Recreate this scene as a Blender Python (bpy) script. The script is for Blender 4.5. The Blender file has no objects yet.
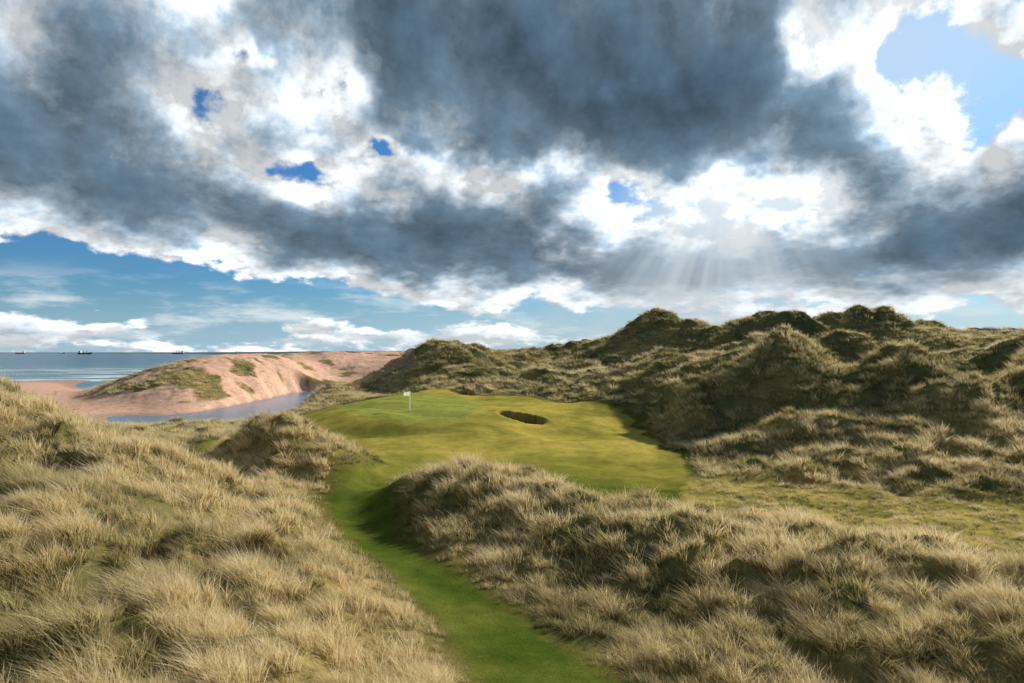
import bpy, math, numpy as np
from mathutils import Vector
rng=np.random.default_rng(7)
sc=bpy.context.scene
CAMZ=11.0; F=683.0
SUN_AZ=math.radians(42); SUN_EL=math.radians(26)   # azimuth measured from +Y towards +X

# ------------------------------------------------------------------ noise
def _tab(seed):
    r=np.random.default_rng(seed); p=r.permutation(256); a=r.random(256)*2*np.pi
    return np.concatenate([p,p]),np.cos(a),np.sin(a)
_T={}
def perlin(x,y,seed=0):
    if seed not in _T:_T[seed]=_tab(seed)
    p,gx,gy=_T[seed]
    xi=np.floor(x).astype(np.int64); yi=np.floor(y).astype(np.int64)
    xf=x-xi; yf=y-yi; xi&=255; yi&=255
    u=xf*xf*xf*(xf*(xf*6-15)+10); v=yf*yf*yf*(yf*(yf*6-15)+10)
    def g(ix,iy,dx,dy):
        h=p[p[ix&255]+(iy&255)]; return gx[h]*dx+gy[h]*dy
    a=g(xi,yi,xf,yf); b=g(xi+1,yi,xf-1,yf); c=g(xi,yi+1,xf,yf-1); d=g(xi+1,yi+1,xf-1,yf-1)
    return ((a+(b-a)*u)+((c+(d-c)*u)-(a+(b-a)*u))*v)*1.5
def fbm(x,y,o,seed=0):
    r=0;a=1
    for i in range(o):
        r=r+a*perlin(x,y,seed+i); x=x*2.03+11.3; y=y*2.03+5.7; a*=.5
    return r
def sst(e0,e1,x):
    t=np.clip((x-e0)/(e1-e0),0,1); return t*t*(3-2*t)

# ------------------------------------------------------------------ terrain survey: (bearing, range, height)
C=[]
def V(b,drop,d): C.append(((b-512)/F*d,d,CAMZ-(drop-352)/F*d))
def Z(b,d,z): C.append(((b-512)/F*d,d,z))
# path
for b,d in [(680,16),(557,22.7),(490,28),(430,34.5),(372,42),(352,50),(370,57)]: Z(b,d,0)
# left dune
Z(0,15.5,3.3);Z(150,16.5,2.9);Z(300,18.6,1.9);Z(430,20.8,.6)
V(0,393,48);V(60,419,48);V(120,437,48);V(180,457,47);V(225,475,48);V(300,500,47)
Z(0,30,5.2);Z(0,21,4);Z(150,34,4.4);Z(150,23.5,3.4);Z(240,34,2.7);Z(280,24,2.2);Z(380,25.5,1.1);Z(340,31,1.5);Z(290,40,1.5)
Z(0,70,3.0);Z(60,70,2.0);V(130,440,75);V(190,452,72);Z(100,95,0);Z(180,95,-.5);Z(0,110,0)
# mound
V(290,422,60);V(250,434,60);V(335,438,60);V(362,460,58);Z(218,61,.7);Z(385,57,.2);Z(300,52,.6);Z(240,54,.6);Z(290,70,1.2);Z(350,69,.5)
# fairway and green
Z(420,63,.1);Z(520,62,0);Z(600,52,-.1);Z(650,52,-.1);Z(450,72,.6);Z(450,79,1.4);Z(370,76,1.4)
Z(350,90,2.8);Z(420,90,3.0);Z(470,92,2.9);Z(380,110,3.3);Z(430,115,3.3);Z(480,110,3);Z(520,96,2.4);Z(560,96,2.0);Z(600,90,1.0)
Z(625,78,.4);Z(560,75,.5);Z(400,128,3.3);Z(400,142,2.0);Z(330,130,1.2);Z(300,105,1.4);Z(250,85,.8);Z(212,78,.7)
# stream bank, beach, seaside dunes
Z(270,138,-2.8);Z(230,148,-3.5);Z(200,138,-2.8);Z(310,172,-3.0);Z(250,115,-1)
Z(330,152,4.2);Z(303,152,-.6);Z(350,170,2)
Z(75,205,-3);Z(40,205,-3);V(100,390,208);V(130,377,210);V(160,368,215);V(200,362,220);V(245,363,232);V(290,361,270);V(330,356,330);V(370,353,380);V(400,352,420)
Z(75,180,-3);Z(140,172,-3.2);Z(200,176,-2.8);Z(240,200,-2.2);Z(262,215,-2);V(330,376,300);V(380,368,310);Z(335,240,-2.4);Z(380,230,0);Z(300,240,-2)
Z(0,240,-3);Z(70,250,-3.1);Z(150,270,-3);Z(50,300,-3.5);Z(0,341,-4.0);Z(120,350,-3.9);Z(100,420,-4.6);Z(200,450,-5);Z(0,600,-8);Z(150,600,-8);Z(240,700,-8);Z(310,800,-8);Z(0,1500,-9);Z(250,1500,-9)
Z(0,5000,-9);Z(170,5000,-9);Z(230,5000,3);Z(300,5000,14);Z(360,4000,9);Z(360,600,6);Z(450,800,8)
Z(-250,50,9);Z(-250,30,6);Z(-250,15,4);Z(-250,100,3);Z(-250,200,-3);Z(-250,400,-6);Z(-250,3000,-9)
# middle hills
V(435,352,170);V(402,360,165);V(372,380,155);V(352,392,145);V(480,362,175);V(420,384,140);V(480,388,132)
V(540,376,130);V(600,374,125);V(480,376,136);Z(560,115,3.4);Z(612,104,2.6);Z(520,160,5)
V(500,354,230);V(530,357,220);V(565,352,220);V(600,350,210);V(650,336,190);V(690,334,190);V(725,338,190);V(760,333,170);V(800,333,170)
V(840,340,165);V(880,330,180);V(930,337,175);V(972,350,150);V(1000,353,120);V(1024,348,110);V(1120,335,105);V(1250,342,100)
Z(640,150,7);Z(760,138,7);Z(850,138,6.5);Z(930,125,5);
V(680,384,110);V(760,368,108);V(840,364,112);V(800,380,96);V(905,385,82);V(950,398,77);V(1024,406,72);Z(990,92,4.5);Z(860,96,4.5)
V(640,400,106);V(700,410,93);V(800,436,74);V(900,430,69);V(1024,446,62)
Z(642,95,.8);Z(700,74,.2);Z(800,60.5,.1);Z(900,56,0);Z(1024,52,.1);Z(1200,46,.4);Z(1200,60,4)
Z(750,54,0);Z(900,44.5,0);Z(1024,40,0)
Z(700,400,10);Z(1000,400,9);Z(550,400,9);Z(1200,400,8);Z(700,3000,8);Z(1200,3000,8);Z(500,3000,8)
# near central dune
V(400,478,50);V(430,473,48);V(470,471,48);V(520,477,46);V(560,491,43);V(600,504,41);V(650,510,40);V(700,520,38);V(760,534,35.5);V(830,543,33.5)
V(880,549,33);V(930,563,31);V(1024,584,28.5);Z(1150,26.5,1.8)
Z(410,57,.1);Z(470,56,.1);Z(600,48,0);Z(700,46,0);Z(850,41.5,-.1);Z(1000,35.5,0)
Z(425,43,.6);Z(520,37.5,.5);Z(600,33,.3);Z(700,29.5,.3);Z(800,27.5,.2);Z(850,25.5,.2);Z(1000,22,.2);Z(800,18,.5);Z(512,8,.3);Z(-200,8,3.5);Z(1200,10,1)
C=np.array(C)
ca,cb=2.2*C[:,0]/(C[:,1]+12.0), np.log(C[:,1]+12.0)
def K(r2): return 0.5*r2*np.log(r2+1e-12)
n=len(C)
R2=(ca[:,None]-ca)**2+(cb[:,None]-cb)**2
A=np.zeros((n+3,n+3)); A[:n,:n]=K(R2)+np.eye(n)*1e-3; A[:n,n]=1;A[:n,n+1]=ca;A[:n,n+2]=cb
A[n,:n]=1;A[n+1,:n]=ca;A[n+2,:n]=cb
W=np.linalg.solve(A,np.concatenate([C[:,2],[0,0,0]]))
def tps(a,b):
    r=W[n]+W[n+1]*a+W[n+2]*b
    for i in range(n): r=r+W[i]*K((a-ca[i])**2+(b-cb[i])**2)
    return r

def poly(pts): return np.array([((b-512)/F*d,d) for b,d in pts])
FAIR=poly([(396,57),(410,60),(480,61),(520,58),(600,50),(650,48),(672,49.5),(686,57),(690,64),(662,78),(642,92),(624,103),(600,107),(540,112),(450,126),(400,129),(350,124),(325,112),(290,100),(250,88),(215,80),(205,73),(225,69.5),(250,70),(300,74),(345,73),(375,68),(392,63),(380,59)])
PATH=poly([(610,16),(488,22.7),(440,28),(385,34.5),(343,42),(328,50),(345,55),(368,59),(385,63),(410,62),(392,57),(384,51),(388,46),(400,40),(480,31.6),(560,26),(627,22.7),(760,16)])
GREEN=poly([(350,92),(365,86),(410,84),(455,86),(480,95),(482,108),(460,120),(400,124),(350,115),(338,102)])
def sdist(x,y,P):
    d=np.full(x.shape,1e9); ins=np.zeros(x.shape,bool)
    for i in range(len(P)):
        ax,ay=P[i]; bx,by=P[(i+1)%len(P)]
        ex,ey=bx-ax,by-ay
        t=np.clip(((x-ax)*ex+(y-ay)*ey)/(ex*ex+ey*ey+1e-9),0,1)
        d=np.minimum(d,(x-ax-t*ex)**2+(y-ay-t*ey)**2)
        c=((ay>y)!=(by>y))&(x<(bx-ax)*(y-ay)/(by-ay+1e-12)+ax); ins^=c
    d=np.sqrt(d); return np.where(ins,-d,d)
def ldist(x,y,P):
    d=np.full(x.shape,1e9)
    for i in range(len(P)-1):
        ax,ay=P[i]; bx,by=P[i+1]; ex,ey=bx-ax,by-ay
        t=np.clip(((x-ax)*ex+(y-ay)*ey)/(ex*ex+ey*ey),0,1)
        d=np.minimum(d,np.hypot(x-ax-t*ex,y-ay-t*ey))
    return d
STREAM=poly([(185,150),(228,162),(258,174),(282,192),(300,212),(314,232),(322,250)])
BX,BY=1.2,92.0

# grid
NC=1050; NR1=860; NR2=90
s=np.concatenate([np.exp(np.linspace(math.log(7),math.log(460),NR1)),np.exp(np.linspace(math.log(466),math.log(9000),NR2))])
NR=len(s)
t=np.linspace(-1.25,1.25,NC)
S,T=np.meshgrid(s,t,indexing='ij')
X=S*T; Y=S-12.0
ic=np.arange(0,NR,3); ic=np.append(ic,NR-1) if ic[-1]!=NR-1 else ic
jc=np.arange(0,NC,3); jc=np.append(jc,NC-1) if jc[-1]!=NC-1 else jc
sa=np.log(s[ic]);ta=t[jc]
zc=tps(*np.meshgrid(2.2*ta,sa)) 
tmp=np.empty((len(ic),NC))
for i in range(len(ic)): tmp[i]=np.interp(np.arange(NC),jc,zc[i])
Zb=np.empty((NR,NC))
for j in range(NC): Zb[:,j]=np.interp(np.arange(NR),ic,tmp[:,j])

def zones(x,y):
    f=sdist(x,y,FAIR); p=sdist(x,y,PATH)
    wob=.8*perlin(x*.16,y*.16,42)+.35*perlin(x*.5,y*.5,40)+.15*perlin(x*2,y*2,41)
    m=np.minimum(f+wob*1.6,p+wob*.35)
    return f,p,m
def flatmask(B,y): return sst(655,700,B)*sst(39,44,y+(B-850)*.03)*(1-sst(52,58,y+(B-900)*.03))
def sandmask(B,y,z,cov):
    q=((y>135)&(B<415))*np.maximum(1-sst(-2.6,-1.2,z),sst(-.1,.12,cov-.08+sst(170,280,B)*.45))
    return q*(1-(1-sst(140,190,y))*sst(295,315,B))
f,p,m=zones(X,Y)
rough=sst(0.0,5.0,m)
B=(X)/(Y+1e-6)*F+512
hillm=sst(58,80,Y)*sst(590,680,B)
hillm=np.maximum(hillm, sst(120,150,Y)*sst(375,410,B)*(1-sst(230,300,Y)*(1-sst(400,440,B))))
flatr=flatmask(B,Y)
sea=sst(330,420,Y)*(1-sst(300,340,B))
wx=X+4*perlin(X*.05,Y*.05,3)+1.2*perlin(X*.2,Y*.2,5); wy=Y+4*perlin(X*.05,Y*.05,4)+1.2*perlin(X*.2,Y*.2,6)
def softabs(v,e): return np.sqrt(v*v+e*e)-e
bil=softabs(perlin(wx/27,wy/27,12),.06)*2.3        # rounded hummocks parted by creases
bil2=softabs(perlin(wx/11+4,wy/11,14),.06)*2.2
bil3=softabs(perlin(wx/5.5+8,wy/5.5,16),.06)*2.2
rid2=1-np.abs(fbm(wx/6.0+9,wy/6.0,2,20))*1.8
hum=fbm(X/2.6,Y/2.6,2,30)
hum=np.maximum(hum,-.25)
big=fbm(X/30,Y/30,2,50)
# individual domed dunes on the inland side: (bearing, range, radius, height)
DOMES=[(590,212,13,3.4),(642,186,14,5.2),(700,182,11,4.6),(745,172,11,5.0),(795,162,11,4.8),(885,170,14,5.4),(940,165,9,3),(838,120,11,5.8),(768,114,9,4.6),(905,86,8.5,5.0),
 (700,110,9,4.2),(985,108,9,4.8),(1035,100,9,5.2),(1024,78,7,3.2),(848,80,5.5,2.2),(960,73,6,2.6),(745,92,6,2.8),(802,94,6.5,3.2),(655,128,8,2.8),(560,212,10,2.6),(530,205,9,2.2),
 (545,132,8,1.6),(600,130,8,1.8),(925,125,9,3.8),(870,140,9,3.6),(730,142,9,3.4),(780,70,3.5,1.0),(870,66,4,1.2),(1100,90,9,5),(1180,80,9,5),(668,96,5,1.8),(435,172,12,2.4),(480,182,10,2.0),(812,74,4,1.4),(920,66,4,1.3),(700,88,4.5,1.8)]
dome=np.zeros_like(X)
for b_,d_,r_,h_ in DOMES:
    cx_=(b_-512)/F*d_
    rr=((wx-cx_)**2+((wy-d_)/1.05)**2)/(r_*r_)
    dome=np.maximum(dome,h_*np.exp(-rr*1.1))
Zt=Zb.copy()
farfade=1-sst(600,1500,Y)
Zt+=farfade*rough*(hillm*(dome+1.8*(bil-.5)+1.3*(bil2-.4)+.45*(bil3-.4)+.25*(rid2-.5)+.5*big+.28*hum))
seaside=((Y>125)&(B<420)).astype(float)
nh=(1-hillm)*(1-flatr*.80)*(1-sea)
shelf=sst(-3.0,0,Zb)
Zt+=rough*nh*(.62*(rid2-.5)+.62*hum+.70*(bil2-.4))*(1-seaside*(1-.35*shelf))+seaside*(1-hillm)*.8*perlin(X/14,Y/14,91)*(1-sea)*shelf
Zt+=rough*.07*fbm(X/.7,Y/.7,2,35)*(Y<80)
fr=(1-rough)*sst(56,66,Y)
Zt+=fr*(.30*perlin(X/9,Y/7,60)+.14*perlin(X/4,Y/3.5,61))
# greenside hollows
Zt-= 1.0*np.exp(-(((X+15)/7)**2+((Y-80.5)/3)**2))
Zt-= .6*np.exp(-(((X-6)/6)**2+((Y-84)/3)**2))
# bunker: a slanting slot with a steep face
yb=Y-BY+.55*(X-BX)
be=np.hypot((X-BX)/3.3,yb/2.3)+.12*perlin(X*.5,Y*.5,70)
bunk=1-sst(.86,1.0,be)
Zt+=bunk*(-1.15)+.32*np.exp(-((be-1.15)/.2)**2)*sst(-1,1,yb)
# stream
sd=ldist(X,Y,STREAM)+1.5*perlin(X/7,Y/7,71)
ch=1-sst(9.5,16,sd)
Zt=Zt*(1-ch)+ch*np.minimum(Zt,-5.2)
def hgt(x,y):
    ss=y+12.0; tt=x/ss
    fi=np.interp(ss,s,np.arange(NR)); fj=(tt+1.25)/2.5*(NC-1)
    fi=np.clip(fi,0,NR-1.001); fj=np.clip(fj,0,NC-1.001)
    i=fi.astype(int); j=fj.astype(int); a=fi-i;b=fj-j
    return (Zt[i,j]*(1-b)+Zt[i,j+1]*b)*(1-a)+(Zt[i+1,j]*(1-b)+Zt[i+1,j+1]*b)*a

# ------------------------------------------------------------------ ground colours (albedo by cover type, plus painted hollow shade and far haze)
def mixc(a,b,k): return a*(1-k[...,None])+b*k[...,None]
full=lambda c: np.broadcast_to(np.array(c),X.shape+(3,))
straw=np.array([.34,.25,.095]); olive=np.array([.125,.13,.055]); moss=np.array([.085,.10,.022])
nz=fbm(X/4,Y/4,4,80); nz2=fbm(X/12,Y/12,3,90)
col=full(straw).copy()
col=mixc(col,olive,np.clip(.35+.8*nz2+.35*hillm,0,1))
col=mixc(col,moss,np.clip(nz-.25,0,1)*rough)
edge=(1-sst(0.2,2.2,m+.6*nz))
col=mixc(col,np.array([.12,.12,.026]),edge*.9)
col=mixc(col,mixc(full([.50,.38,.11]),full([.24,.22,.05]),np.clip(.35+1.3*nz,0,1)),flatr)
fw=mixc(full([.52,.41,.085]),full([.29,.27,.05]),np.clip(.30+1.0*nz2+.40*nz,0,1))
g=sdist(X,Y,GREEN)
fw=mixc(fw,full([.34,.35,.075]),1-sst(-.3,.6,g))
dip_shade=np.exp(-(((X+15)/8)**2+((Y-80.5)/3.5)**2))
fw=mixc(fw,full([.14,.17,.03]),np.clip(dip_shade*.8,0,1))  # shading of the hollow put into the turf as darker green
pc=mixc(full([.075,.110,.016]),full([.14,.16,.028]),np.clip(.45+.9*nz,0,1))
fw=mixc(fw,pc,1-sst(52,68,Y+2*nz))
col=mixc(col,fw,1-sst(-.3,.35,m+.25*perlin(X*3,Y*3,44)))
sand=np.array([.76,.47,.34])
cover=fbm(X/16,Y/16,4,100)
sandm=sandmask(B,Y,Zt,cover)
col=mixc(col,sand,sandm)
wet=sandm*(1-sst(-3.9,-3.6,Zt)); col=mixc(col,np.array([.44,.30,.23]),wet*.8)
col=mixc(col,np.array([.20,.11,.07]),bunk)
far_haze=sst(800,2500,Y); col=mixc(col,np.array([.12,.17,.18]),far_haze)  # distance haze put into the far ground as a blue-grey tint

def mesh_grid(name,X,Y,Zv):
    NR,NC=X.shape
    co=np.stack([X,Y,Zv],-1).reshape(-1,3).astype(np.float32)
    idx=np.arange(NR*NC,dtype=np.int32).reshape(NR,NC)
    q=np.stack([idx[:-1,:-1],idx[:-1,1:],idx[1:,1:],idx[1:,:-1]],-1).reshape(-1,4)
    me=bpy.data.meshes.new(name)
    me.vertices.add(len(co)); me.vertices.foreach_set('co',co.ravel())
    me.loops.add(q.size); me.loops.foreach_set('vertex_index',q.ravel())
    me.polygons.add(len(q)); me.polygons.foreach_set('loop_start',np.arange(0,q.size,4,dtype=np.int32))
    me.polygons.foreach_set('use_smooth',np.ones(len(q),bool))
    me.update(); 
    ob=bpy.data.objects.new(name,me); sc.collection.objects.link(ob); return ob
terrain=mesh_grid('dune_terrain',X,Y,Zt)
ca_=terrain.data.color_attributes.new('cover','FLOAT_COLOR','POINT')
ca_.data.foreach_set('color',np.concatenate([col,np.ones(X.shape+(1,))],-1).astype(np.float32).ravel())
ma=terrain.data.attributes.new('mown','FLOAT','POINT'); ma.data.foreach_set('value',(1-sst(-.15,.12,m)).astype(np.float32).ravel())

# ------------------------------------------------------------------ node helpers
class NT:
    def __init__(s,nt): s.nt=nt; s.N=nt.nodes; s.L=nt.links
    def n(s,t,**k):
        x=s.N.new(t)
        for a,b in k.items(): setattr(x,a,b)
        return x
    def set(s,inp,v):
        if hasattr(v,'is_output') : s.L.new(v,inp)
        else: inp.default_value=v
    def m(s,op,a,b=0.0,c=None,clamp=False):
        x=s.n('ShaderNodeMath',operation=op,use_clamp=clamp); s.set(x.inputs[0],a); s.set(x.inputs[1],b)
        if c is not None: s.set(x.inputs[2],c)
        return x.outputs[0]
    def vm(s,op,a,b=(0,0,0),c=None):
        x=s.n('ShaderNodeVectorMath',operation=op); s.set(x.inputs[0],a)
        if op!='LENGTH': s.set(x.inputs[1],b)
        if c is not None: s.set(x.inputs[2],c)
        return x.outputs['Value'] if op in('LENGTH','DOT_PRODUCT') else x.outputs[0]
    def mr(s,v,a,b,c,d,mode='SMOOTHSTEP'):
        x=s.n('ShaderNodeMapRange',interpolation_type=mode); s.set(x.inputs[0],v)
        for i,q in enumerate((a,b,c,d)): s.set(x.inputs[i+1],q)
        return x.outputs[0]
    def noise(s,vec,scale,detail=4,rough=.5,out='Fac',dim='3D',dist=0.0):
        x=s.n('ShaderNodeTexNoise',noise_dimensions=dim)
        if vec is not None: s.L.new(vec,x.inputs['Vector'])
        x.inputs['Scale'].default_value=scale;x.inputs['Detail'].default_value=detail;x.inputs['Roughness'].default_value=rough
        x.inputs['Distortion'].default_value=dist
        return x.outputs[out]
    def mix(s,k,a,b,mode='MIX'):
        x=s.n('ShaderNodeMix',data_type='RGBA',blend_type=mode); s.set(x.inputs[0],k); s.set(x.inputs[6],a); s.set(x.inputs[7],b); return x.outputs[2]
    def ramp(s,v,stops):
        x=s.n('ShaderNodeValToRGB'); s.L.new(v,x.inputs[0]); e=x.color_ramp.elements
        while len(e)<len(stops): e.new(.5)
        for q,(pp,c) in zip(e,stops): q.position=pp; q.color=(*c,1)
        return x.outputs[0]
def mat(name):
    m=bpy.data.materials.new(name); m.use_nodes=True; m.node_tree.nodes.clear(); return m,NT(m.node_tree)
def simple(name,c,rough=.6,var=.15,scale=5):
    m,h=mat(name); b=h.n('ShaderNodeBsdfPrincipled'); o=h.n('ShaderNodeOutputMaterial')
    g=h.n('ShaderNodeNewGeometry'); nn=h.noise(g.outputs['Position'],scale,4)
    h.L.new(h.mix(nn,(*[x*(1-var) for x in c],1),(*[min(1,x*(1+var)) for x in c],1)),b.inputs['Base Color']); b.inputs['Roughness'].default_value=rough
    h.L.new(b.outputs[0],o.inputs[0]); return m

# terrain material
tm,h=mat('ground_cover')
o=h.n('ShaderNodeOutputMaterial'); b=h.n('ShaderNodeBsdfDiffuse')
geo=h.n('ShaderNodeNewGeometry').outputs['Position']
at=h.n('ShaderNodeAttribute',attribute_name='cover'); mo=h.n('ShaderNodeAttribute',attribute_name='mown')
n1=h.noise(geo,9,3,.7); n2=h.noise(geo,.8,4,.65); n3=h.noise(geo,45,1,.7)
k=h.m('ADD',h.m('MULTIPLY',n1,.7),h.m('MULTIPLY',n2,.8)); k=h.m('ADD',k,h.m('MULTIPLY',n3,.5))
k=h.m('POWER',k,1.6)
kk=h.n('ShaderNodeMix',data_type='FLOAT'); h.L.new(mo.outputs['Fac'],kk.inputs[0]); h.L.new(k,kk.inputs[2]); h.L.new(h.m('POWER',k,.9),kk.inputs[3])
cmb=h.n('ShaderNodeCombineXYZ'); [h.L.new(kk.outputs[0],cmb.inputs[i]) for i in range(3)]
cc=h.vm('MULTIPLY',at.outputs['Color'],cmb.outputs[0])
h.L.new(cc,b.inputs['Color'])
bp=h.n('ShaderNodeBump'); bp.inputs['Strength'].default_value=.8; bp.inputs['Distance'].default_value=.06
h.L.new(h.m('ADD',n1,h.m('MULTIPLY',n3,.3)),bp.inputs['Height']); h.L.new(bp.outputs[0],b.inputs['Normal'])
h.L.new(b.outputs[0],o.inputs[0]); terrain.data.materials.append(tm)

# ------------------------------------------------------------------ marram grass
gm,h=mat('marram_blades')
o=h.n('ShaderNodeOutputMaterial')
ti=h.n('ShaderNodeAttribute',attribute_name='tint',attribute_type='INSTANCER').outputs['Fac']
hh=h.n('ShaderNodeAttribute',attribute_name='h').outputs['Fac']
bl=h.n('ShaderNodeAttribute',attribute_name='bv').outputs['Fac']
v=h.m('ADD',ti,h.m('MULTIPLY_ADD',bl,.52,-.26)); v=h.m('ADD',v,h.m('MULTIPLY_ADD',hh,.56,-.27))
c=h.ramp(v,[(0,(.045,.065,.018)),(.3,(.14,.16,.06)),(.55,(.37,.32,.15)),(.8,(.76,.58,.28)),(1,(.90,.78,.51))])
d=h.n('ShaderNodeBsdfDiffuse'); tr=h.n('ShaderNodeBsdfTranslucent'); h.L.new(c,d.inputs[0]); h.L.new(c,tr.inputs[0])
mx=h.n('ShaderNodeMixShader'); mx.inputs[0].default_value=.42; h.L.new(d.outputs[0],mx.inputs[1]); h.L.new(tr.outputs[0],mx.inputs[2]); h.L.new(mx.outputs[0],o.inputs[0])

tufts=bpy.data.collections.new('marram_tufts')
def tuft(name,nb,w,rad,L,seg,seed):
    r=np.random.default_rng(seed); vs=[];fs=[];hv=[];bv=[]
    for i in range(nb):
        a=r.random()*6.283; q=rad*math.sqrt(r.random()); bx,by=q*math.cos(a),q*math.sin(a)
        le=L*(.50+.75*r.random()**1.3); da=a+r.normal()*.7; lean=.12+.75*r.random()*(q/rad*.7+.3)
        dx,dy=math.cos(da)*lean-.38,math.sin(da)*lean-.10
        droop=.25+.5*r.random(); wa=r.random()*3.14; cx,cy=math.cos(wa)*w,math.sin(wa)*w; bvv=r.random()
        st=len(vs)
        for k in range(seg+1):
            tt=k/seg; z=le*(tt-.38*droop*tt*tt); ox=bx+dx*le*tt*(.5+.7*tt); oy=by+dy*le*tt*(.5+.7*tt)
            ww=(1-tt)**.7
            if k<seg:
                vs+= [(ox-cx*ww/2,oy-cy*ww/2,z-.05),(ox+cx*ww/2,oy+cy*ww/2,z-.05)]; hv+=[tt,tt]; bv+=[bvv,bvv]
            else: vs.append((ox,oy,z-.05)); hv.append(1.); bv.append(bvv)
        for k in range(seg-1): fs.append((st+2*k,st+2*k+1,st+2*k+3,st+2*k+2))
        fs.append((st+2*seg-2,st+2*seg-1,st+2*seg))
    me=bpy.data.meshes.new(name); me.from_pydata(vs,[],fs)
    for nm,val in(('h',hv),('bv',bv)):
        at=me.attributes.new(nm,'FLOAT','POINT'); at.data.foreach_set('value',np.array(val,dtype=np.float32))
    me.materials.append(gm); ob=bpy.data.objects.new(name,me); tufts.objects.link(ob); return ob
k=0
for i in range(4): tuft(f'tuft_{k:02d}',58,.020,.28,.66,2,k); k+=1
for i in range(4): tuft(f'tuft_{k:02d}',36,.032,.32,.62,2,k); k+=1
for i in range(4): tuft(f'tuft_{k:02d}',28,.055,.42,.60,1,k); k+=1

PX=[];PY=[];LOD=[];SC=[]
def scat(y0,y1,dens,lod,scl,xl=-.86,xr=.86):
    w=(xr-xl)*y1+16; N=int(dens*w*(y1-y0))
    x=rng.random(N)*w+xl*y1-8; y=y0+rng.random(N)*(y1-y0)
    k=(x>xl*y-7)&(x<xr*y+7); x,y=x[k],y[k]
    PX.append(x);PY.append(y);LOD.append(np.full(len(x),lod));SC.append(np.full(len(x),scl))
scat(10,32,8.5,0,.95); scat(32,60,5.5,1,1.0); scat(60,95,3.4,1,1.1); scat(95,150,1.9,2,1.0); scat(150,240,.9,2,1.25)
px=np.concatenate(PX);py=np.concatenate(PY);lod=np.concatenate(LOD);scl=np.concatenate(SC)
f_,p_,m_=zones(px,py); Bq=px/py*F+512; zz=hgt(px,py)
fl=flatmask(Bq,py)
cov=fbm(px/16,py/16,4,100)
sandq=sandmask(Bq,py,zz,cov)
clump=fbm(px/1.6,py/1.6,2,120); cl2=fbm(px/5,py/5,3,130); big_=fbm(px/12,py/12,3,90)
keep=(m_>.15+.9*rng.random(len(px))**2)&(rng.random(len(px))>sandq*.98)&(zz>-3.4)
keep&=rng.random(len(px))<np.clip(.72+1.0*clump,.10,1)
near_edge=sst(.2,2.6,m_)
size=scl*(.40+.65*near_edge)*(1+.55*clump)*(1-.60*fl)*(.70+.6*rng.random(len(px)))
hl=sst(55,85,py)*sst(590,680,Bq); hl=np.maximum(hl,sst(120,150,py)*sst(330,400,Bq))
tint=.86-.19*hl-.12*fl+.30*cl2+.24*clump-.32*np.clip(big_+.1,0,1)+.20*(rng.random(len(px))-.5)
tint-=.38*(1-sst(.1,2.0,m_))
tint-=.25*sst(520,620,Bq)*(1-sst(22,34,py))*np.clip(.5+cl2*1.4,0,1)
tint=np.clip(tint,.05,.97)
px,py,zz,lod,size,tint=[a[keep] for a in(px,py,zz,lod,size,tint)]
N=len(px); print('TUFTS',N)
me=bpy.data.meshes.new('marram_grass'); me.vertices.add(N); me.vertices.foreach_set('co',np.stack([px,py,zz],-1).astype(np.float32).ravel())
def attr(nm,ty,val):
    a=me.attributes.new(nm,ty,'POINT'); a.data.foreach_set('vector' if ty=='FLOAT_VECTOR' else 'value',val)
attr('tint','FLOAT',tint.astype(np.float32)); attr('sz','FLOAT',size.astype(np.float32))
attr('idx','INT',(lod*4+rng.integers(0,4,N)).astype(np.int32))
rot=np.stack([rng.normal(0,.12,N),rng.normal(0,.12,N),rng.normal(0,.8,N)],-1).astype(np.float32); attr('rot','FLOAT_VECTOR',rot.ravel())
grass=bpy.data.objects.new('marram_grass',me); sc.collection.objects.link(grass)
ng=bpy.data.node_groups.new('scatter_tufts','GeometryNodeTree')
ng.interface.new_socket('Geometry',in_out='INPUT',socket_type='NodeSocketGeometry'); ng.interface.new_socket('Geometry',in_out='OUTPUT',socket_type='NodeSocketGeometry')
gi=ng.nodes.new('NodeGroupInput');go=ng.nodes.new('NodeGroupOutput')
ip=ng.nodes.new('GeometryNodeInstanceOnPoints'); ci=ng.nodes.new('GeometryNodeCollectionInfo')
ci.inputs['Collection'].default_value=tufts; ci.inputs['Separate Children'].default_value=True; ci.inputs['Reset Children'].default_value=True
def na(nm,ty):
    x=ng.nodes.new('GeometryNodeInputNamedAttribute'); x.data_type=ty; x.inputs['Name'].default_value=nm
    return [q for q in x.outputs if q.enabled and q.name=='Attribute'][0]
L=ng.links
L.new(gi.outputs[0],ip.inputs['Points']); L.new(ci.outputs[0],ip.inputs['Instance']); ip.inputs['Pick Instance'].default_value=True
L.new(na('idx','INT'),ip.inputs['Instance Index']); L.new(na('rot','FLOAT_VECTOR'),ip.inputs['Rotation']); L.new(na('sz','FLOAT'),ip.inputs['Scale'])
L.new(ip.outputs[0],go.inputs[0])
md=grass.modifiers.new('scatter','NODES'); md.node_group=ng

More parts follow.
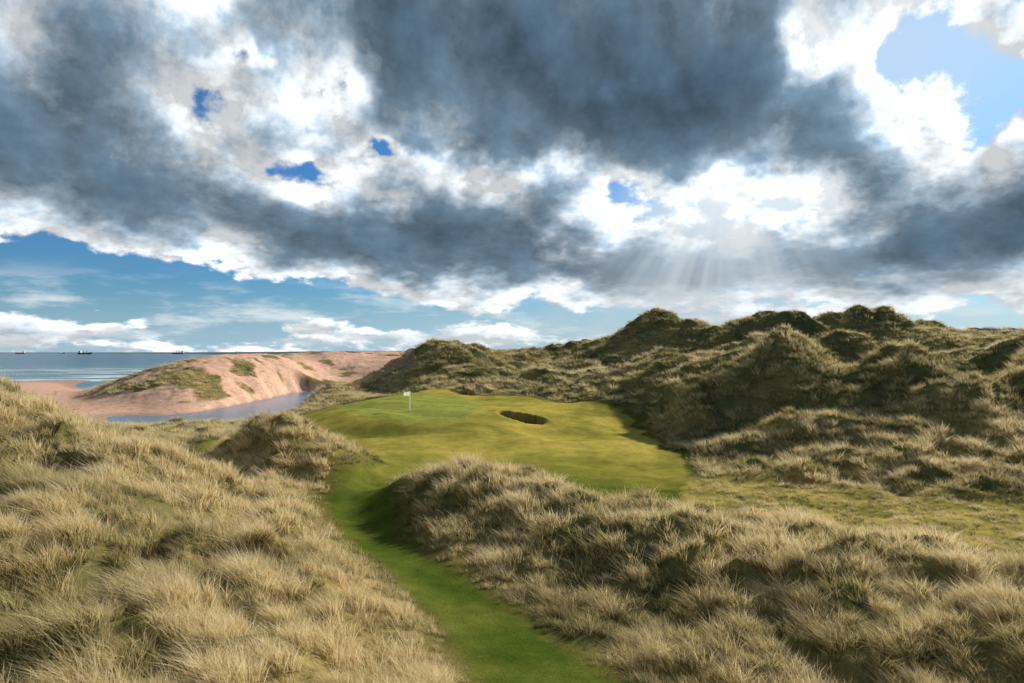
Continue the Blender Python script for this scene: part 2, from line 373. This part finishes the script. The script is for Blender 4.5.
# ------------------------------------------------------------------ sea
sm=bpy.data.meshes.new('sea'); sm.from_pydata([(-30000,110,-4),(20000,110,-4),(20000,40000,-4),(-30000,40000,-4)],[],[(0,1,2,3)])
seao=bpy.data.objects.new('sea',sm); sc.collection.objects.link(seao)
wm,h=mat('sea_water'); o=h.n('ShaderNodeOutputMaterial'); b=h.n('ShaderNodeBsdfPrincipled')
geo=h.n('ShaderNodeNewGeometry').outputs['Position']; sp=h.n('ShaderNodeSeparateXYZ'); h.L.new(geo,sp.inputs[0])
shore=h.m('ADD',sp.outputs[1],h.m('MULTIPLY',sp.outputs[0],-.25))   # distance-like coordinate across the surf
st=h.vm('MULTIPLY',geo,(.25,1,1))
sc_n=h.noise(st,.02,5,.6)
cx=h.mr(shore,380,1400,0,1); colr=h.mix(cx,(.05,.18,.24,1),(.004,.055,.11,1))
colr=h.mix(h.mr(sc_n,.4,.65,0,.5),colr,(.02,.12,.18,1))
colr=h.mix(h.mr(shore,300,370,1,0),colr,(.11,.24,.40,1))
band=h.m('SINE',h.m('MULTIPLY_ADD',sc_n,22,h.m('MULTIPLY',shore,.085)))
fo=h.m('MULTIPLY',h.mr(band,.15,.8,0,1),h.m('MULTIPLY',h.mr(shore,385,405,0,1),h.mr(shore,540,900,1,0)))
fo=h.m('MULTIPLY',fo,h.mr(h.noise(st,.09,5,.7),.30,.48,0,1))
colr=h.mix(fo,colr,(.88,.9,.9,1)); h.L.new(colr,b.inputs['Base Color'])
h.L.new(h.mr(fo,0,1,.2,.8),b.inputs['Roughness']); b.inputs['IOR'].default_value=1.33
h.L.new(h.mr(shore,300,370,.5,.18),b.inputs['Specular IOR Level'])
bp=h.n('ShaderNodeBump'); bp.inputs['Distance'].default_value=.35
h.L.new(h.mr(shore,250,380,.35,.9),bp.inputs['Strength'])
h.L.new(h.noise(h.vm('MULTIPLY',geo,(.4,1,1)),.35,6,.65),bp.inputs['Height']); h.L.new(bp.outputs[0],b.inputs['Normal'])
h.L.new(b.outputs[0],o.inputs[0]); sm.materials.append(wm)

# ------------------------------------------------------------------ helper meshes
def mk(name,vs,fs,m,parent=None,smooth=False):
    me=bpy.data.meshes.new(name); me.from_pydata(vs,[],fs); me.materials.append(m)
    if smooth: me.polygons.foreach_set('use_smooth',[True]*len(me.polygons))
    ob=bpy.data.objects.new(name,me); sc.collection.objects.link(ob)
    if parent: ob.parent=parent
    return ob
def tube(name,pts,m,parent,ns=12):
    vs=[];fs=[]
    for (x,y,z,r) in pts:
        for i in range(ns): a=i/ns*6.2832; vs.append((x+r*math.cos(a),y+r*math.sin(a),z))
    for k in range(len(pts)-1):
        for i in range(ns): j=(i+1)%ns; fs.append((k*ns+i,k*ns+j,(k+1)*ns+j,(k+1)*ns+i))
    fs.append(tuple(range(ns))[::-1]); fs.append(tuple(range((len(pts)-1)*ns,len(pts)*ns)))
    return mk(name,vs,fs,m,parent,True)
white=simple('white_paint',(.85,.85,.82),.4,.03); dark=simple('cup_shadow',(.03,.03,.03),.8)
def glassy(name,c1,c2,k):
    m_,h=mat(name); o=h.n('ShaderNodeOutputMaterial'); g_=h.n('ShaderNodeNewGeometry')
    fc=h.mix(h.noise(g_.outputs['Position'],6,3),(*c1,1),(*c2,1))
    d=h.n('ShaderNodeBsdfDiffuse'); tr=h.n('ShaderNodeBsdfTranslucent'); h.L.new(fc,d.inputs[0]); h.L.new(fc,tr.inputs[0])
    mx=h.n('ShaderNodeMixShader'); mx.inputs[0].default_value=k; h.L.new(d.outputs[0],mx.inputs[1]); h.L.new(tr.outputs[0],mx.inputs[2]); h.L.new(mx.outputs[0],o.inputs[0]); return m_
flagm=glassy('flag_fabric',(.84,.82,.72),(.90,.89,.82),.6)
fibre=glassy('fibreglass_white',(.90,.90,.86),(.95,.95,.92),.5)
red=simple('hull_red',(.55,.08,.04),.5,.2,.05); navy=simple('hull_navy',(.03,.05,.10),.5,.2,.05); orange=simple('crane_orange',(.55,.2,.05),.5,.1,.05)

# golf flag
fx=(410-512)/F*92; fy=92.; fz=float(hgt(np.array([fx]),np.array([fy]))[0])
gf=bpy.data.objects.new('golf_flag',None); gf.location=(fx,fy,fz); sc.collection.objects.link(gf)
vs=[];fs=[]; ns=10
for z_,r_ in((-.1,.075),(1.2,.07),(2.6,.06),(2.7,.03)):
    for i in range(ns): a=i/ns*6.2832; vs.append((r_*math.cos(a),r_*math.sin(a),z_))
for k in range(3):
    for i in range(ns): j=(i+1)%ns; fs.append((k*ns+i,k*ns+j,(k+1)*ns+j,(k+1)*ns+i))
mk('flagstick',vs,fs,fibre,gf,True)
tube('hole_shade_disc',[(0,0,.004,.10),(0,0,.012,.10)],dark,gf,20)  # flat dark disc on the turf, stands for the shade inside the cup
vs=[];fs=[];nx,ny=14,8
for j in range(ny+1):
    for i in range(nx+1):
        a=i/nx; vs.append((-.06-.75*a,.07*math.sin(a*7)*a-.1*a,2.58-(.55-.12*a)*j/ny-.12*a*a+.02*math.sin(a*6+j*.4)))
for j in range(ny):
    for i in range(nx): q=j*(nx+1)+i; fs.append((q,q+1,q+nx+2,q+nx+1))
mk('flag_cloth',vs,fs,flagm,gf,True)

# ships
def box(cx,cy,cz,sx,sy,sz):
    v=[(cx+dx*sx/2,cy+dy*sy/2,cz+dz*sz/2) for dx in(-1,1) for dy in(-1,1) for dz in(-1,1)]
    return v,[(0,1,3,2),(4,6,7,5),(0,4,5,1),(2,3,7,6),(0,2,6,4),(1,5,7,3)]
def joinb(bs):
    vs=[];fs=[]
    for v,f in bs: o=len(vs); vs+=v; fs+=[tuple(i+o for i in q) for q in f]
    return vs,fs
def ship(b,d,Ln,hm,flip=1,crane=True):
    e=bpy.data.objects.new('cargo_ship',None); e.location=((b-512)/F*d,d,-4); e.scale=(flip,1,1); sc.collection.objects.link(e)
    vs=[];fs=[]; prof=[(-.5,.8),(-.46,1),(.25,1),(.40,.7),(.5,.04)]
    wd=Ln*.16
    for x,k in prof:
        up_=Ln*.10*(1+(.35 if x>.3 else 0)); xx=x*Ln; xb=xx*(.93 if x>.3 else .97)
        vs+=[(xb,-wd/2*k*.7,-2),(xx,-wd/2*k,up_),(xx,wd/2*k,up_),(xb,wd/2*k*.7,-2)]
    for i in range(4):
        o=i*4
        for a,b2 in((0,1),(1,2),(2,3),(3,0)): fs.append((o+a,o+b2,o+4+b2,o+4+a))
    fs+=[(0,1,2,3)[::-1],(16,17,18,19)]
    mk('hull',vs,fs,hm,e)
    mk('superstructure',*joinb([box(-Ln*.36,0,Ln*.16,Ln*.14,wd*.8,Ln*.12),box(-Ln*.36,0,Ln*.235,Ln*.09,wd*.9,Ln*.03),box(-Ln*.42,0,Ln*.25,Ln*.03,wd*.3,Ln*.06)]),white,e)
    if crane: mk('deck_cranes',*joinb([box(Ln*x,0,Ln*.17,Ln*.025,Ln*.025,Ln*.14) for x in(-.12,.1)]+[box(Ln*(x+.06),0,Ln*.235,Ln*.14,Ln*.015,Ln*.012) for x in(-.12,.1)]),orange,e)
    mk('mast',*joinb([box(Ln*.38,0,Ln*.19,Ln*.012,Ln*.012,Ln*.12)]),white,e)
ship(85,4600,95,red); ship(20,5500,80,red,-1,False); ship(178,5000,90,red,-1); ship(240,6500,80,navy); ship(62,6800,60,red,1,False)

# ------------------------------------------------------------------ world
w=bpy.data.worlds.new('World'); sc.world=w; w.use_nodes=True; w.node_tree.nodes.clear(); h=NT(w.node_tree)
out=h.n('ShaderNodeOutputWorld'); bg=h.n('ShaderNodeBackground')
sky=h.n('ShaderNodeTexSky',sky_type='NISHITA'); sky.sun_disc=False; sky.sun_elevation=SUN_EL; sky.sun_rotation=SUN_AZ; sky.air_density=1.2; sky.dust_density=.4; sky.ozone_density=3
D=h.n('ShaderNodeTexCoord').outputs['Generated']; sp=h.n('ShaderNodeSeparateXYZ'); h.L.new(D,sp.inputs[0]); x,y,z=sp.outputs
az=h.m('ARCTAN2',x,y); el=h.m('ARCSINE',z); elc=h.m('MAXIMUM',el,0.0)
q=h.n('ShaderNodeCombineXYZ'); h.L.new(h.m('MULTIPLY',az,1.9),q.inputs[0]); h.L.new(h.m('LOGARITHM',h.m('ADD',elc,.16),math.e),q.inputs[1]); q=q.outputs[0]
ae=h.n('ShaderNodeCombineXYZ'); h.L.new(az,ae.inputs[0]); h.L.new(el,ae.inputs[1]); ae=ae.outputs[0]
wn=h.noise(q,3.4,4,.62,'Color'); wv=h.vm('MULTIPLY',h.vm('SUBTRACT',wn,(.5,.5,.5)),(.18,.13,0)); aw=h.vm('ADD',ae,wv)
def ang(u,v):
    a=math.atan((u-512)/F); e=math.atan((352-v)/F*math.cos(a)); return a,e
def blobs(lst,vec):
    acc=None
    for u,v,su,sv,amp in lst:
        a,e=ang(u,v); sx=su/F*math.cos(a)**2; sy=sv/F*math.cos(a)
        t=h.vm('MULTIPLY_ADD',vec,(1/sx,1/sy,0),(-a/sx,-e/sy,0))
        r=h.mr(h.vm('LENGTH',t),0,1,amp,0)
        acc=r if acc is None else h.m('ADD',acc,r)
    return acc
dens=blobs([
 (60,150,310,115,.66),(30,20,230,120,.38),(170,200,160,50,.3),
 (560,60,370,185,.84),(730,110,200,100,.50),(420,0,200,110,.35),
 (410,242,270,62,.85),(570,268,130,40,.35),
 (930,235,230,85,.80),(1060,220,160,120,.4),(840,150,80,50,.25),
 (700,270,260,60,.60),
 (245,100,110,90,-.22),(295,170,34,34,-.44),(385,155,30,22,-.35),(245,52,34,22,-.36),(195,97,30,30,.12),
 (815,35,55,80,-.35),(895,45,90,60,-.36),(960,105,120,55,-.36),(1010,30,90,60,-.22),
 (80,282,330,50,-.85),(270,312,280,38,-.65),(600,325,500,30,-.25),
 (350,95,50,60,-.35),(620,205,150,34,-.30),(750,215,140,42,-.34),(480,168,150,28,-.46),(730,185,60,24,-.2),
],aw)
elb=h.mr(el,math.radians(5),math.radians(11),.18,.37)
over=h.m('ADD',h.mr(el,math.radians(27),math.radians(42),0,.75),h.mr(y,.35,-.25,0,.55))      # unseen deck overhead and behind, thickened to cut the fill light
fb=h.noise(q,4.0,8,.60); fb2=h.noise(h.vm('ADD',q,(.045,.05,0)),4.0,5,.60)
dn=h.m('ADD',h.m('ADD',h.m('ADD',dens,over),elb),h.m('MULTIPLY_ADD',fb,2.2,-1.1))
alpha=h.mr(dn,.02,.24,0,1)
cl=h.ramp(h.m('MULTIPLY',dn,.7,clamp=True),[(0,(.80,.87,.93)),(.22,(.90,.94,.97)),(.32,(.68,.75,.81)),(.43,(.34,.43,.52)),(.58,(.145,.215,.285)),(.78,(.09,.145,.20)),(1,(.065,.11,.16))])
emb=h.m('SUBTRACT',fb,fb2)
lit=h.m('ADD',h.m('MULTIPLY',emb,h.mr(dn,.45,1.1,5.0,2.8)),1.02); lit=h.m('MAXIMUM',lit,.68); lit=h.m('MINIMUM',lit,1.8)
lit=h.m('ADD',lit,blobs([(720,200,220,120,.35),(850,60,200,150,.30)],ae))
lv=h.n('ShaderNodeCombineXYZ'); [h.L.new(lit,lv.inputs[i]) for i in range(3)]
cl=h.vm('MULTIPLY',cl,lv.outputs[0])
skc=h.vm('MULTIPLY',sky.outputs[0],(.030,.062,.100))
hz=h.mr(el,math.radians(-1),math.radians(6),.75,0)
skc=h.mix(hz,skc,(.44,.63,.80,1))
skc=h.mix(blobs([(880,50,330,200,.6),(740,210,190,100,1.1)],ae),skc,(.74,.86,.94,1))
col_=h.mix(alpha,skc,cl)
# low cumulus line and streaks
lowq=h.vm('MULTIPLY',ae,(7,34,0)); ln=h.noise(lowq,1.0,5,.62)
lm=h.m('MULTIPLY',h.mr(ln,.46,.68,0,.8),h.m('MULTIPLY',h.mr(el,math.radians(.3),math.radians(1.2),.2,1),h.mr(el,math.radians(3),math.radians(7),1,0)))
col_=h.mix(lm,col_,(.80,.86,.90,1))
# horizon mist and crepuscular rays under the clouds to the right
ms=blobs([(700,335,520,70,.60),(710,265,180,85,.85),(1000,330,220,80,.35)],ae)
ra,re=ang(735,130)
sp2=h.n('ShaderNodeSeparateXYZ'); h.L.new(h.vm('SUBTRACT',ae,(ra,re,0)),sp2.inputs[0])
an=h.m('ARCTAN2',sp2.outputs[0],h.m('MULTIPLY',sp2.outputs[1],-1.0)); cz=h.n('ShaderNodeCombineXYZ'); h.L.new(an,cz.inputs[0])
rays=h.mr(h.noise(cz.outputs[0],6,2,.55),.33,.68,.5,1.05)
ms=h.m('MULTIPLY',ms,rays,clamp=True)
col_=h.mix(ms,col_,(.57,.64,.69,1))
h.L.new(col_,bg.inputs[0]); bg.inputs[1].default_value=1.0; h.L.new(bg.outputs[0],out.inputs[0])
w.cycles.sampling_method='NONE'

# sun
sl=bpy.data.lights.new('sun','SUN'); sl.energy=5; sl.angle=math.radians(.5); sl.color=(1,.95,.84)
so=bpy.data.objects.new('sun',sl); sc.collection.objects.link(so)
dv=Vector((math.sin(SUN_AZ)*math.cos(SUN_EL),math.cos(SUN_AZ)*math.cos(SUN_EL),math.sin(SUN_EL)))
so.rotation_euler=dv.to_track_quat('Z','Y').to_euler(); so.location=(0,0,60)
# camera
cd=bpy.data.cameras.new('camera'); cd.sensor_width=36; cd.lens=24; cd.clip_start=.1; cd.clip_end=60000
co=bpy.data.objects.new('camera',cd); co.location=(0,0,CAMZ); co.rotation_euler=(math.radians(90+.88),0,0); sc.collection.objects.link(co); sc.camera=co
sc.view_settings.view_transform='Standard'; sc.view_settings.look='None'; sc.view_settings.exposure=0
